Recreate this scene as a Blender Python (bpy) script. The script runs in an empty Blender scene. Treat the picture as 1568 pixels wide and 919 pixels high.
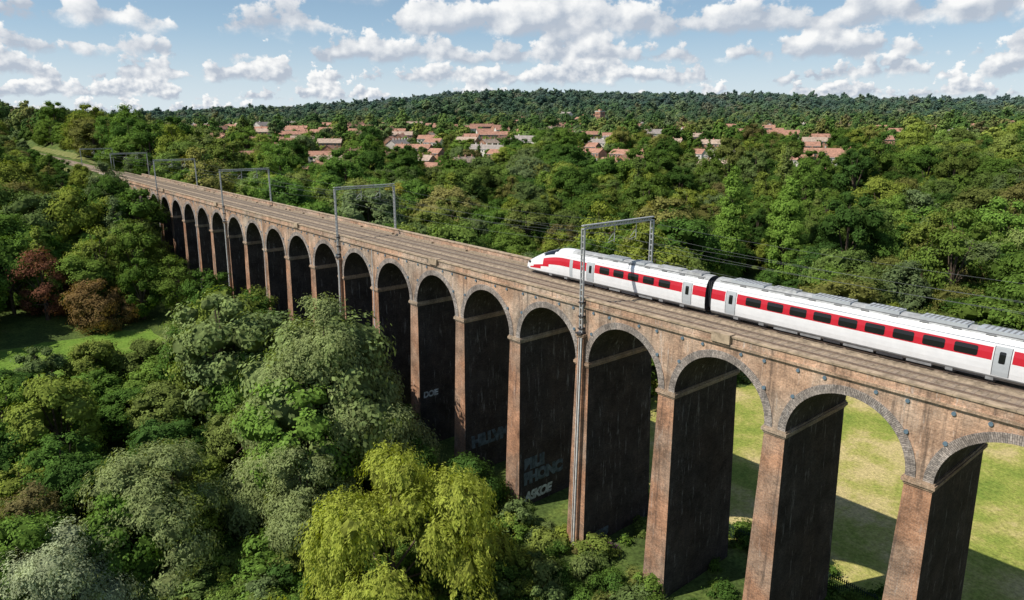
import bpy, math, random, time
import numpy as np
from mathutils import Vector
T0=time.time()
sc=bpy.context.scene
sc.view_settings.view_transform='Standard'; sc.view_settings.look='None'; sc.view_settings.exposure=0
rnd=random.Random(7)
COL=sc.collection

# ---------------------------------------------------------------- node helpers
class NT:
    def __init__(s,nt): s.nt=nt
    def new(s,t,**k):
        n=s.nt.nodes.new(t)
        for a,b in k.items(): setattr(n,a,b)
        return n
    def link(s,a,b): s.nt.links.new(a,b)
    def put(s,sock,v):
        if hasattr(v,'is_output'): s.link(v,sock)
        elif v is not None:
            if isinstance(v,(tuple,list)) and len(v)==3 and sock.type=='RGBA': v=(*v,1)
            sock.default_value=v
    def m(s,op,a,b=None,c=None,clamp=False):
        n=s.new('ShaderNodeMath',operation=op,use_clamp=clamp)
        s.put(n.inputs[0],a)
        if b is not None: s.put(n.inputs[1],b)
        if c is not None: s.put(n.inputs[2],c)
        return n.outputs[0]
    def comb(s,x,y,z):
        n=s.new('ShaderNodeCombineXYZ')
        for i,v in enumerate((x,y,z)): s.put(n.inputs[i],v)
        return n.outputs[0]
    def noise(s,vec,scale=1.0,detail=4,rough=.55,out=0):
        n=s.new('ShaderNodeTexNoise'); s.put(n.inputs['Vector'],vec)
        n.inputs['Scale'].default_value=scale; n.inputs['Detail'].default_value=detail; n.inputs['Roughness'].default_value=rough
        return n.outputs[out]
    def mix(s,f,a,b,bt='MIX'):
        n=s.new('ShaderNodeMix',data_type='RGBA',blend_type=bt)
        s.put(n.inputs[0],f); s.put(n.inputs[6],a); s.put(n.inputs[7],b)
        return n.outputs[2]
    def maprange(s,v,a,b,c=0.,d=1.,smooth=False):
        n=s.new('ShaderNodeMapRange',interpolation_type='SMOOTHSTEP' if smooth else 'LINEAR')
        s.put(n.inputs[0],v); 
        for i,x in enumerate((a,b,c,d)): n.inputs[i+1].default_value=x
        return n.outputs[0]
    def ramp(s,f,stops):
        n=s.new('ShaderNodeValToRGB'); s.put(n.inputs[0],f)
        el=n.color_ramp.elements
        while len(el)<len(stops): el.new(.5)
        for e,(p,c) in zip(el,stops): e.position=p; e.color=(*c,1)
        return n.outputs[0]
    def vscale(s,v,k):
        n=s.new('ShaderNodeVectorMath',operation='MULTIPLY'); s.put(n.inputs[0],v); n.inputs[1].default_value=k
        return n.outputs[0]
def newmat(name):
    m=bpy.data.materials.new(name); m.use_nodes=True
    nt=m.node_tree; b=nt.nodes['Principled BSDF']
    return m,NT(nt),b
def simple(name,col,rough=.7,var=.25,scale=3.0,metal=0.,bump=0.,spec=.3):
    m,n,b=newmat(name)
    pos=n.new('ShaderNodeNewGeometry').outputs['Position']
    f=n.noise(pos,scale,3,.6)
    k=n.maprange(f,.3,.7,1-var,1+var)
    g=n.comb(k,k,k)
    n.link(n.mix(1.0,(*col,1),g,'MULTIPLY'),b.inputs['Base Color'])
    b.inputs['Roughness'].default_value=rough; b.inputs['Metallic'].default_value=metal
    b.inputs['Specular IOR Level'].default_value=spec
    if bump:
        bp=n.new('ShaderNodeBump'); bp.inputs['Strength'].default_value=bump; bp.inputs['Distance'].default_value=.05
        n.link(n.noise(pos,scale*6,2,.6),bp.inputs['Height']); n.link(bp.outputs[0],b.inputs['Normal'])
    return m

def brickmat(name,c1,c2,mortar,stain=.5,pale=.4,warm=.4):
    m,n,b=newmat(name)
    uv=n.new('ShaderNodeTexCoord').outputs['UV']
    pos=n.new('ShaderNodeNewGeometry').outputs['Position']
    br=n.new('ShaderNodeTexBrick'); n.link(uv,br.inputs['Vector'])
    br.inputs['Scale'].default_value=1; br.inputs['Brick Width'].default_value=.36; br.inputs['Row Height'].default_value=.12
    br.inputs['Mortar Size'].default_value=.014; br.inputs['Color1'].default_value=(*c1,1); br.inputs['Color2'].default_value=(*c2,1); br.inputs['Mortar'].default_value=(*mortar,1)
    col=br.outputs['Color']
    big=n.noise(pos,.4,4,.7)
    k=n.maprange(big,.32,.68,.58,1.38); col=n.mix(1.,col,n.comb(k,k,k),'MULTIPLY')
    hue=n.noise(pos,.16,3,.6); col=n.mix(n.maprange(hue,.40,.58,0,warm),col,n.mix(1.,col,(1.25,.84,.60,1),'MULTIPLY'))
    st=n.noise(n.vscale(pos,(1.8,1.8,.10)),1.,4,.7)
    col=n.mix(n.maprange(st,.52,.68,0,stain),col,(.045,.04,.038,1))
    st2=n.noise(n.vscale(pos,(1.3,1.5,.16)),1.7,4,.8)
    col=n.mix(n.maprange(st2,.58,.70,0,pale),col,(.5,.48,.45,1))
    sp=n.noise(pos,6,2,.7); k=n.maprange(sp,.3,.7,.72,1.3); col=n.mix(1.,col,n.comb(k,k,k),'MULTIPLY')
    n.link(col,b.inputs['Base Color']); b.inputs['Roughness'].default_value=.9; b.inputs['Specular IOR Level'].default_value=.12
    bp=n.new('ShaderNodeBump'); bp.inputs['Strength'].default_value=.5; bp.inputs['Distance'].default_value=.03
    n.link(n.m('SUBTRACT',sp,br.outputs['Fac']),bp.inputs['Height']); n.link(bp.outputs[0],b.inputs['Normal'])
    return m

def leafmat(name,stops,trans=.3,far=True,noise_amt=.3):
    m=bpy.data.materials.new(name); m.use_nodes=True; nt=m.node_tree; n=NT(nt)
    nt.nodes.remove(nt.nodes['Principled BSDF']); out=nt.nodes['Material Output']
    oi=n.new('ShaderNodeObjectInfo').outputs['Random']
    pos=n.new('ShaderNodeNewGeometry').outputs['Position']
    col=n.ramp(oi,stops)
    s1=n.noise(pos,.9,1,.6); k=n.maprange(s1,.3,.7,1-noise_amt,1+noise_amt); col=n.mix(1.,col,n.comb(k,k,n.m('MULTIPLY',k,.95)),'MULTIPLY')
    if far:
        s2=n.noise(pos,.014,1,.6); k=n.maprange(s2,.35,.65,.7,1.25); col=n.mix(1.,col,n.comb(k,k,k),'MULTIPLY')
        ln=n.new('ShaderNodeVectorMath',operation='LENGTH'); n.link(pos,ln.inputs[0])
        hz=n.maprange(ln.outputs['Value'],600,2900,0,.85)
        col=n.mix(hz,col,(.10,.155,.185,1))  # aerial haze painted into the leaf colour, growing with distance from origin
    d=n.new('ShaderNodeBsdfDiffuse'); n.link(col,d.inputs[0]); res=d.outputs[0]
    if trans:
        tr=n.new('ShaderNodeBsdfTranslucent'); n.link(n.mix(1.,col,(1.3,1.3,.5,1),'MULTIPLY'),tr.inputs[0])
        mx=n.new('ShaderNodeMixShader'); mx.inputs[0].default_value=trans
        n.link(res,mx.inputs[1]); n.link(tr.outputs[0],mx.inputs[2]); res=mx.outputs[0]
    n.link(res,out.inputs[0])
    return m

# ---------------------------------------------------------------- mesh builder
class MB:
    def __init__(s): s.v=[]; s.f=[]; s.m=[]; s.uv=[]
    def quad(s,pts,mat=0,uv=None):
        i=len(s.v); s.v+=list(pts); s.f.append(tuple(range(i,i+len(pts)))); s.m.append(mat)
        if uv is None:
            a=Vector(pts[0]);b=Vector(pts[1]);c=Vector(pts[2])
            nn=(b-a).cross(c-a); ax=max(range(3),key=lambda q:abs(nn[q]))
            uv=[((p[1],p[2]),(p[0],p[2]),(p[0],p[1]))[ax] for p in pts]
        s.uv.append(uv)
    def box(s,x0,x1,y0,y1,z0,z1,mat=0):
        s.frustum((x0,x1,y0,y1),(x0,x1,y0,y1),z0,z1,mat)
    def frustum(s,b,t,z0,z1,mat=0,bottom=True,ymat=None):
        B=[(b[0],b[2],z0),(b[1],b[2],z0),(b[1],b[3],z0),(b[0],b[3],z0)]
        Tt=[(t[0],t[2],z1),(t[1],t[2],z1),(t[1],t[3],z1),(t[0],t[3],z1)]
        for i in range(4):
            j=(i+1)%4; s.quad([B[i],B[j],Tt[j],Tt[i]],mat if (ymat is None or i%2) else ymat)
        s.quad(Tt,mat)
        if bottom: s.quad(B[::-1],mat)
    def beam(s,p,q,r,mat=0,n=6,r2=None):
        p=Vector(p);q=Vector(q);d=(q-p).normalized(); r2=r if r2 is None else r2
        a=d.orthogonal().normalized(); b=d.cross(a)
        P=[];Q=[]
        for i in range(n):
            t=2*math.pi*i/n; o=a*math.cos(t)+b*math.sin(t)
            P.append(tuple(p+o*r));Q.append(tuple(q+o*r2))
        for i in range(n):
            j=(i+1)%n; s.quad([P[i],P[j],Q[j],Q[i]],mat)
        s.quad(P[::-1],mat); s.quad(Q,mat)
    def build(s,name,mats,parent=None,smooth=False):
        me=bpy.data.meshes.new(name); me.from_pydata(s.v,[],s.f)
        for m in mats: me.materials.append(m)
        me.polygons.foreach_set('material_index',s.m)
        ul=me.uv_layers.new(name='UVMap')
        flat=[c for f in s.uv for u in f for c in u]; ul.data.foreach_set('uv',flat)
        if smooth: me.polygons.foreach_set('use_smooth',[True]*len(s.f))
        me.update()
        o=bpy.data.objects.new(name,me); COL.objects.link(o)
        if parent: o.parent=parent
        return o
def empty(name):
    o=bpy.data.objects.new(name,None); COL.objects.link(o); return o

# ---------------------------------------------------------------- geometry constants (metres)
CAMZ=47.0
X0,X1=50.5,60.8; ZS=22.7; RA=4.57; BAY=11.0; S0=15.73; ZTOP=28.55; RAIL=28.95
PH=.93
def sN(n): return S0+BAY*n
VEND=sN(22)+PH+1.2

def sstep(a,b,x): t=np.clip((x-a)/(b-a),0,1); return t*t*(3-2*t)
def terrain(X,Y):
    X=np.asarray(X,float);Y=np.asarray(Y,float)
    r=np.hypot(X,Y); a_=np.arctan2(X,Y); az=np.degrees(a_)
    z=np.interp(r,[0,170,250,350,450,600,900],[.9,.9,4,10,15,23,36])
    H=np.interp(az,[-60,4,20,30,38.8,45,56,65,75,120],[30,32,58,86,126,114,95,98,75,72])
    z=z+(H-36)*sstep(850,2650,r)
    z=z-(H-20)*sstep(2900,7000,r)
    und=np.sin(X*.0071+1.3)*np.sin(Y*.0063+.4)*5+np.sin(X*.0023+Y*.0031)*4
    z=z+und*sstep(300,1500,r)
    rw=np.interp(az,[-10,8,22,38,50,60,80],[2,4,8,18,13,13,9])
    z=z+rw*np.sin(r*.0085+4*np.sin(a_*5.0))*sstep(1000,1500,r)*(1-sstep(2300,2600,r))
    rise=17*sstep(135,290,Y)*np.exp(-((X-45)/75.)**2)
    z=z+rise
    emb=28.35-np.maximum(0,np.abs(X-55.65)-6.5)*.55
    emb=np.where(Y>VEND-9,emb-np.maximum(0,VEND-1-Y)*1.2,-50)
    fade=np.where(Y>700,0,1)
    z=np.where((emb>z)&(fade>0),emb,z)
    cut=(np.abs(X-55.65)<6.5)&(Y>VEND)&(Y<900)
    z=np.where(cut,28.35,z)
    cl=28.35+np.maximum(0,np.abs(X-55.65)-6.5)*.6
    z=np.where((Y>VEND)&(Y<900)&(z>cl),cl,z)
    return z

# ---------------------------------------------------------------- materials
M_brick=brickmat('spandrel_brick',(.46,.355,.27),(.32,.245,.19),(.44,.38,.31),.6,.6,.5)
M_pier=brickmat('pier_brick',(.38,.24,.16),(.26,.17,.12),(.36,.29,.23),.6,.4,.5)
M_side=brickmat('shaded_pier_brick',(.070,.056,.048),(.045,.037,.035),(.085,.075,.068),.5,.40,.2)  # pier side faces: shade painted in as a much darker brick colour
M_ring=brickmat('arch_ring_brick',(.42,.37,.33),(.21,.19,.175),(.11,.10,.095),.25,.45,.1)
M_stone=brickmat('impost_course',(.44,.35,.26),(.36,.27,.19),(.25,.21,.17),.35,.3,.3)
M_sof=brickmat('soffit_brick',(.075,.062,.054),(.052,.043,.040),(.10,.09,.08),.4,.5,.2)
M_cope=simple('coping',(.38,.295,.205),.9,.4,1.5,bump=.3)
M_plate=simple('tie_plate_iron',(.12,.18,.23),.6,.2,5)
M_ballast=simple('ballast',(.29,.23,.165),.95,.45,2.2,bump=.8)
M_conc=simple('concrete',(.58,.54,.48),.85,.25,2)
M_rail=simple('rail_steel',(.3,.24,.2),.35,.2,4,metal=.6)
M_steel=simple('galvanised_steel',(.44,.45,.45),.5,.15,4,metal=.2)
M_wire=simple('wire_copper_grey',(.12,.13,.13),.6,.2,4)
M_dark=simple('dark_metal',(.04,.04,.045),.6,.2,4)
M_pipe=simple('pale_pipe',(.6,.6,.58),.6,.2,2)

# ---------------------------------------------------------------- viaduct
via=empty('railway_viaduct')
N0,N1=-6,22
mb=MB()
K=28
for n in range(N0,N1):
    s=sN(n); s2=sN(n+1); cs=(s+s2)/2
    for X,flip in ((X0,False),(X1,True)):
        def q(p): 
            pts=[(X,a,b) for a,b in p]
            mb.quad(pts if flip else pts[::-1],0)
        q([(s,ZS),(s+PH,ZS),(s+PH,ZTOP),(s,ZTOP)]); q([(s2-PH,ZS),(s2,ZS),(s2,ZTOP),(s2-PH,ZTOP)])
        for k in range(K):
            a=math.pi*(1-k/K);b=math.pi*(1-(k+1)/K)
            p=(cs+RA*math.cos(a),ZS+RA*math.sin(a)); r=(cs+RA*math.cos(b),ZS+RA*math.sin(b))
            q([p,r,(r[0],ZTOP),(p[0],ZTOP)])
    for k in range(K):
        a=math.pi*(1-k/K);b=math.pi*(1-(k+1)/K)
        c1=(cs+RA*math.cos(a),ZS+RA*math.sin(a)); c2=(cs+RA*math.cos(b),ZS+RA*math.sin(b))
        xa,xb=X0-.07,X1+.07
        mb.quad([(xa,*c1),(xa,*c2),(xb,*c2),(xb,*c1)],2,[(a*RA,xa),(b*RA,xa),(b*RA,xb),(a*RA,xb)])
        RO=RA+.68
        d1=(cs+RO*math.cos(a),ZS+RO*math.sin(a)); d2=(cs+RO*math.cos(b),ZS+RO*math.sin(b))
        lim=lambda p:(min(max(p[0],s+.03),s2-.03),p[1])
        d1=lim(d1);d2=lim(d2)
        for xx,inn in ((xa,X0),(xb,X1)):
            mb.quad([(xx,*c1),(xx,*d1),(xx,*d2),(xx,*c2)],1,[(0,a*RA),(.68,a*RA),(.68,b*RA),(0,b*RA)])
            mb.quad([(xx,*d1),(inn,*d1),(inn,*d2),(xx,*d2)],1)
mb.box(X0+.01,X1-.01,VEND-2.2,VEND+16,10,ZTOP-.01,0)
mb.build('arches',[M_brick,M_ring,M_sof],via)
mb=MB()
ys,ye=sN(N0),VEND+16
for xa,xb,xc,xd in ((X0-.2,X0+.5,X0-.02,X0+.42),(X1-.5,X1+.2,X1-.42,X1+.02)):
    mb.box(xa,xb,ys,ye,ZTOP,ZTOP+.22,0)
    mb.box(xc,xd,ys,ye,ZTOP+.22,29.36,1)
    L=ys
    while L<ye:
        mb.box(xc-.1,xd+.08,L,min(L+1.8,ye)-.015,29.36,29.5,2); L+=1.8
mb.build('parapets',[M_stone,M_brick,M_cope],via)
mb=MB(); mt=MB()
for n in range(N0,N1+1):
    s=sN(n); g=float(terrain(55,s))
    zb=-.5 if s<150 else g-3
    tp=(ZS-.62-zb)/22.3
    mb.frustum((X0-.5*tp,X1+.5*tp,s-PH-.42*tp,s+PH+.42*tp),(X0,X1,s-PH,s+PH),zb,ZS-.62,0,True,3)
    mb.box(X0-.08,X1+.08,s-PH-.07,s+PH+.07,ZS-.62,ZS-.42,1)
    mb.box(X0-.2,X1+.2,s-PH-.19,s+PH+.19,ZS-.42,ZS-.14,1)
    mb.box(X0-.1,X1+.1,s-PH-.1,s+PH+.1,ZS-.14,ZS+.02,1)
    for xx,sg in ((X0,-1),(X1,1)):
        for ds in (-3.6,-1.45,1.45,3.6):
            mt.beam((xx-.0*sg,s+ds,28.15),(xx+.1*sg,s+ds,28.15),.15,0,8)
        for ds in (-1.25,1.25):
            mt.beam((xx,s+ds,25.9),(xx+.13*sg,s+ds,25.9),.16,0,8)
    if (n-3)%5==0:
        z1=25.4
        for xs,sg in ((X0,-1),(X1,1)):
            a,b=sorted((xs,xs+.36*sg)); a2,b2=sorted((xs,xs+.85*sg))
            mb.frustum((a2,b2,s-.55,s+.55),(a,b,s-.42,s+.42),zb,z1,0)
            mb.box(*sorted((xs,xs+.55*sg)),s-.55,s+.55,z1,z1+.3,1)
        mt.beam((X0-.93,s-.22,zb),(X0-.46,s-.22,25.3),.10,1,8); mt.beam((X0-.93,s+.1,zb),(X0-.46,s+.1,25.3),.05,1,6)
    elif (n-3)%4==0:
        mt.beam((X0-.62,s,zb),(X0-.25,s,22),.07,1,6); mt.beam((X0-.25,s,22),(X0-.25,s,28.5),.07,1,6)
    if n%4==1:
        mb.box(X0-.35,X0+.5,s+4.6,s+6.4,28.78,29.6,2)
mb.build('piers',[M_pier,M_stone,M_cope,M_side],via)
mt.build('tie_plates_and_pipes',[M_plate,M_pipe],via)

M_gr1=simple('graffiti_white',(.55,.57,.57),.7,.45,1.5); M_gr2=simple('graffiti_blue',(.11,.14,.165),.7,.5,1.5)
def graffiti(txt,n,x,z,size,mat,shear=0.1,bold=.06):
    c=bpy.data.curves.new('graffiti','FONT'); c.body=txt; c.size=size; c.offset=bold; c.extrude=.004; c.space_character=.85; c.shear=shear
    o=bpy.data.objects.new('graffiti_lettering',c); COL.objects.link(o); o.parent=via
    s=sN(n); c.materials.append(mat)
    zb=-.5; tp=(ZS-.62-zb)/22.3; sl=.42*tp/(ZS-.62-zb)
    y=s-PH-.42*tp+sl*(z-zb)-.03
    o.location=(x,y,z); o.rotation_euler=(math.radians(90)-math.atan(sl),0,0)
graffiti('ASKOE',4,50.9,1.6,1.6,M_gr1,.2,.09)
graffiti('PHONC',4,50.9,3.9,2.0,M_gr2,0,.16)
graffiti('BIIUI',4,51.0,5.8,1.9,M_gr2,0,.16)
graffiti('HILLVM',5,51.2,4.6,2.2,M_gr2,-.05,.16)
graffiti('DOIE',6,50.8,8.4,1.2,M_gr1,.1,.05)
graffiti('TEKS',3,51.6,1.5,1.2,M_gr2,.1,.1)

# deck + track
mb=MB()
mb.quad([(X0+.42,ys,28.62),(X1-.42,ys,28.62),(X1-.42,ye,28.62),(X0+.42,ye,28.62)],0)
XC=(X0+X1)/2; TR=(XC-1.72,XC+1.72)
END=860
for tx in TR:
    pr=[(-1.75,28.63),(-1.4,28.815),(1.4,28.815),(1.75,28.63)]
    for i in range(3):
        (a,za),(b,zb)=pr[i],pr[i+1]
        mb.quad([(tx+a,ys,za),(tx+b,ys,zb),(tx+b,END,zb),(tx+a,END,za)],0)
deck=mb.build('ballast_bed',[M_ballast],via)
mb=MB(); mr=MB()
for tx in TR:
    y=-45
    while y<330:
        mb.box(tx-1.25,tx+1.25,y,y+.26,28.78,28.83,0); y+=.65
    for rx in (-.7525,.7525):
        mr.box(tx+rx-.035,tx+rx+.035,ys,END,28.84,RAIL,0); mr.box(tx+rx-.07,tx+rx+.07,ys,END,28.81,28.845,0)
y=-45
while y<300:
    if rnd.random()<.9: mb.box(X0+.62,X0+1.0,y,y+.96,28.63,28.86+rnd.random()*.02,2 if math.sin(y*.35)+math.sin(y*.83)+rnd.uniform(-.6,.6)>.3 else 1)
    if rnd.random()<.9: mb.box(X1-1.0,X1-.62,y,y+.96,28.63,28.86,1)
    y+=1.0
M_slp=simple('sleeper',(.28,.225,.17),.9,.3,3); M_tr=simple('old_trough',(.32,.26,.19),.9,.3,2)
mb.build('sleepers_and_troughs',[M_slp,M_tr,M_conc],via)
mr.build('rails',[M_rail],via)

# ---------------------------------------------------------------- catenary portals
def lattice(mb,x,y,z0,z1,w=.18):
    for sg in (-1,1):
        cy=y+sg*w
        mb.box(x-.1,x+.1,cy-.045,cy+.045,z0,z1,0)
    z=z0+.2
    while z<z1-.3:
        mb.box(x-.07,x+.07,y-w+.046,y+w-.046,z,z+.12,0)
        z+=.62
M_ins=simple('insulator',(.25,.12,.08),.3)
for n in (-2,3,8,13,18,23,28):
    s=sN(n); mb=MB()
    zt=36.6; xa=X0-.32; xb=X1+.15
    if n<=20: z0a,z0b=25.75,28.9
    else: xa,xb=XC-5.6,XC+5.6; z0a=z0b=27.8
    lattice(mb,xa,s,z0a,zt); lattice(mb,xb,s,z0b-1.5 if n<=20 else z0b,zt)
    mb.box(xa-.14,xb+.14,s-.18,s+.18,zt,zt+.1,0); mb.box(xa-.14,xb+.14,s-.18,s+.18,zt+.34,zt+.44,0)
    x=xa
    while x<xb-.3:
        mb.beam((x,s-.15,zt+.1),(x+.4,s-.15,zt+.34),.04,0,4); mb.beam((x+.4,s+.15,zt+.1),(x,s+.15,zt+.34),.04,0,4); x+=.42
    if n<=20:
        for zz in (26.2,27.5,29.0):
            mb.box(xa-.2,X0-.01,s-.3,s+.3,zz,zz+.14,1)
        mb.box(X0-.75,X0-.02,s-.42,s+.42,25.72,25.86,1)
    for tx in TR:
        mb.beam((tx+.9,s,zt),(tx+.9,s,zt-1.75),.05,0,6)
        mb.beam((tx+.9,s,zt-1.5),(tx-.1,s,zt-1.7),.03,0,5); mb.beam((tx+.9,s,zt-.6),(tx,s,zt-.75),.04,2,6)
        mb.beam((tx+.9,s,zt-.6),(tx,s,zt-1.45),.025,0,5)
    mb.build('overhead_line_gantry',[M_steel,M_dark,M_ins])
mb=MB()
ns=[-7,-2,3,8,13,18,23,28]
for tx in TR:
    for a,b in zip(ns[:-1],ns[1:]):
        ya,yb=sN(a),sN(b); pts=[]
        for i in range(13):
            t=i/12; sag=1.0*(4*t*(1-t)); pts.append((tx,ya+(yb-ya)*t,35.85-sag))
        for p,q in zip(pts[:-1],pts[1:]): mb.beam(p,q,.013,0,4)
        for i in range(1,12): mb.beam(pts[i],(tx,pts[i][1],34.85),.006,0,3)
        mb.beam((tx,ya,34.85),(tx,yb,34.85),.012,0,4)
for xx,zz in ((X1+.5,36.2),(X0-.6,35.4)):
    for a,b in zip(ns[:-1],ns[1:]):
        ya,yb=sN(a),sN(b)
        pts=[(xx,ya+(yb-ya)*i/10,zz-.8*4*(i/10)*(1-i/10)) for i in range(11)]
        for p,q in zip(pts[:-1],pts[1:]): mb.beam(p,q,.012,0,4)
mb.build('overhead_wires',[M_wire])

# ---------------------------------------------------------------- train
M_white=simple('train_white',(.74,.75,.76),.25,.05,1,spec=.5)
M_red=simple('train_red',(.52,.018,.035),.25,.05,1,spec=.5)
M_roof=simple('train_roof',(.38,.39,.39),.6,.3,1.5)
M_grey=simple('train_skirt',(.22,.225,.23),.6,.2,2)
M_glass=simple('train_glass',(.010,.011,.013),.08,.1,1,spec=.5)
M_door=simple('train_door',(.42,.45,.47),.35,.05,1)
TM=[M_white,M_red,M_roof,M_grey,M_glass,M_door,M_dark]
train=empty('passenger_train')
TX=TR[1]
half=[(1.10,.36),(1.27,.56),(1.30,.66),(1.35,1.05),(1.365,1.45),(1.36,1.78),(1.325,2.3),(1.25,2.72),(1.14,3.08),(.95,3.36),(.68,3.56),(.35,3.68),(0,3.7)]
hm=[3,3,0,0,0,1,1,0,0,2,2,2]
ring=[(-a,b) for a,b in half]+[(a,b) for a,b in half[::-1][1:]]
rm=hm+hm[::-1]
def loft(mb,secs,matf):
    for (y0,f0),(y1,f1) in zip(secs[:-1],secs[1:]):
        for i in range(len(ring)-1):
            a=f0(ring[i]);b=f0(ring[i+1]);c=f1(ring[i+1]);d=f1(ring[i])
            mb.quad([(TX+a[0],y0,RAIL+a[1]),(TX+d[0],y1,RAIL+d[1]),(TX+c[0],y1,RAIL+c[1]),(TX+b[0],y0,RAIL+b[1])],matf(i,(y0+y1)/2))
ident=lambda p:p
def cap(mb,y,f=ident,mat=6): mb.quad([(TX+f(p)[0],y,RAIL+f(p)[1]) for p in ring],mat)
def sidew(z): return float(np.interp(z,[h[1] for h in half[:9]],[h[0] for h in half[:9]]))
def panel(mb,y0,y1,z0,z1,mat,off=.012,rr=.12):
    zs=sorted(set([z0,z0+rr*.13,z0+rr*.4,z0+rr,z1-rr,z1-rr*.4,z1-rr*.13,z1]+[h[1] for h in half if z0+rr<h[1]<z1-rr]))
    def ins(z):
        d=min(z-z0,z1-z)
        return 0 if d>=rr else rr-math.sqrt(max(0,rr*rr-(rr-d)**2))
    for sg in (-1,1):
        for a,b in zip(zs[:-1],zs[1:]):
            ia,ib=ins(a),ins(b)
            p=[(TX+sg*(sidew(a)+off),y0+ia,RAIL+a),(TX+sg*(sidew(a)+off),y1-ia,RAIL+a),(TX+sg*(sidew(b)+off),y1-ib,RAIL+b),(TX+sg*(sidew(b)+off),y0+ib,RAIL+b)]
            mb.quad(p if sg>0 else p[::-1],mat)
def bogie(mb,yc):
    for sg in (-1,1):
        x=TX+sg*1.12
        mb.box(x-.07,x+.07,yc-1.9,yc+1.9,RAIL+.38,RAIL+.62,6)
        for w in (-1.3,1.3):
            mb.beam((TX+sg*.68,yc+w,RAIL+.43),(TX+sg*.82,yc+w,RAIL+.43),.43,6,16)
            mb.box(x-.12,x+.14,yc+w-.25,yc+w+.25,RAIL+.3,RAIL+.6,3)
def roofkit(mb,a,b,r):
    y=a+1.0
    while y<b-2.5:
        L=r.uniform(1.4,3.4); 
        w=r.choice([.5,.7,.85]); h=r.uniform(.05,.13); mm=2 if r.random()<.6 else 5
        mb.box(TX-w,TX+w,y,y+L,RAIL+3.55,RAIL+3.68+h,mm)
        if r.random()<.6:
            for k in range(int(L/.35)):
                mb.box(TX-w+.1,TX+w-.1,y+.1+k*.35,y+.22+k*.35,RAIL+3.68+h,RAIL+3.70+h,3)
        y+=L+r.uniform(.4,1.8)
    for k in range(int((b-a)/2.2)):
        yy=a+.6+k*2.2; mb.box(TX-.98,TX-.9,yy,yy+.6,RAIL+3.38,RAIL+3.5,3)
    mb.beam((TX-.8,a+.5,RAIL+3.55),(TX-.8,b-.5,RAIL+3.55),.03,3,5)
def underboxes(mb,a,b,r):
    y=a
    while y<b-1:
        L=r.uniform(1.4,3); mb.box(TX-1.18,TX+1.18,y,min(y+L,b),RAIL+.25,RAIL+.6,3 if r.random()<.6 else 6); y+=L+.25
tr=random.Random(3)
def doors(mb,yd):
    panel(mb,yd-.62,yd+.62,1.785,2.715,0,.006,.01)
    panel(mb,yd-.5,yd+.5,.72,2.85,5,.014,.08); panel(mb,yd-.2,yd+.2,1.65,2.5,4,.022,.08)
    panel(mb,yd-.54,yd-.5,.72,2.85,6,.016,.01); panel(mb,yd+.5,yd+.54,.72,2.85,6,.016,.01)
def car(y0,y1,name):
    mb=MB()
    loft(mb,[(y0,ident),((y0+y1)/2,ident),(y1,ident)],lambda i,y:rm[i])
    cap(mb,y0);cap(mb,y1)
    for yd in (y0+2.1,y1-2.1): doors(mb,yd)
    nwin=8; a=y0+4.4; st=(y1-y0-8.8)/nwin
    for k in range(nwin+1):
        yc=a+st*k; panel(mb,yc-.76,yc+.76,1.86,2.6,4,.012,.14)
    bogie(mb,y0+4);bogie(mb,y1-4);underboxes(mb,y0+6.5,y1-6.5,tr);roofkit(mb,y0,y1,tr)
    mb.build(name,TM,train)
def gangway(y0,y1,name):
    mb=MB(); mb.box(TX-.85,TX+.85,y0,y1,RAIL+.9,RAIL+3.2,6)
    for k in range(3): 
        y=y0+(y1-y0)*(k+.5)/3; mb.box(TX-.95,TX+.95,y-.04,y+.04,RAIL+.8,RAIL+3.3,6)
    mb.build(name,TM,train)
car(11.4,37.3,'coach_1');car(-15.2,10.7,'coach_2');car(-41.8,-15.9,'coach_3')
gangway(37.3,38.0,'gangway_1');gangway(10.7,11.4,'gangway_2');gangway(-15.9,-15.2,'gangway_3')
mb=MB()
NS,NE=56.6,65.0
def nose(t):
    top=3.7-2.55*max(0,(t-.12)/.88)**1.65
    ws=max(.05,(1-max(0,t-.08)**2.3/.92**2.3))**.42
    lift=.36-.08*t
    def f(p):
        z=lift+(p[1]-.36)*(top-lift)/(3.7-.36)
        kz=(p[1]-.36)/3.34
        w=ws*(1-.30*kz*max(0,t-.1)*1.3)
        return (p[0]*max(w,.03),z)
    return f
secs=[(38.0,ident),(50,ident),(NS,ident)]
NSEG=26
for k in range(1,NSEG+1):
    t=k/NSEG; t2=1-(1-t)**1.5
    secs.append((NS+(NE-NS)*t2,nose(t2)))
def nm(i,y):
    t=(y-NS)/(NE-NS)
    m=rm[i]; j=min(i,len(rm)-1-i)
    if t>0:
        if j>=9: m=0
        if .26<t<.62 and j>=9: m=4
        if .33<t<.56 and j>=8: m=4
        if m==1 and t>.55: m=0
        if .4<t<.78 and j==4: m=1
        if .6<t<.9 and j==3: m=1
        if t>.93 and j<=2: m=3
    return m
loft(mb,secs,nm); cap(mb,38.0)
doors(mb,40.1); doors(mb,53.2)
for k in range(5):
    yc=42.9+k*2.05; panel(mb,yc-.72,yc+.72,1.86,2.6,4,.012,.14)
panel(mb,56.0,56.5,.72,2.7,5,.012,.06)
for sg in (-1,1):
    mb.beam((TX+sg*.55,NE-.9,RAIL+1.25),(TX+sg*.5,NE-.55,RAIL+1.2),.13,4,8)
bogie(mb,42);bogie(mb,58.5);underboxes(mb,44.5,56,tr);roofkit(mb,38,55,tr)
mb.build('driving_car',TM,train,False)

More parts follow.
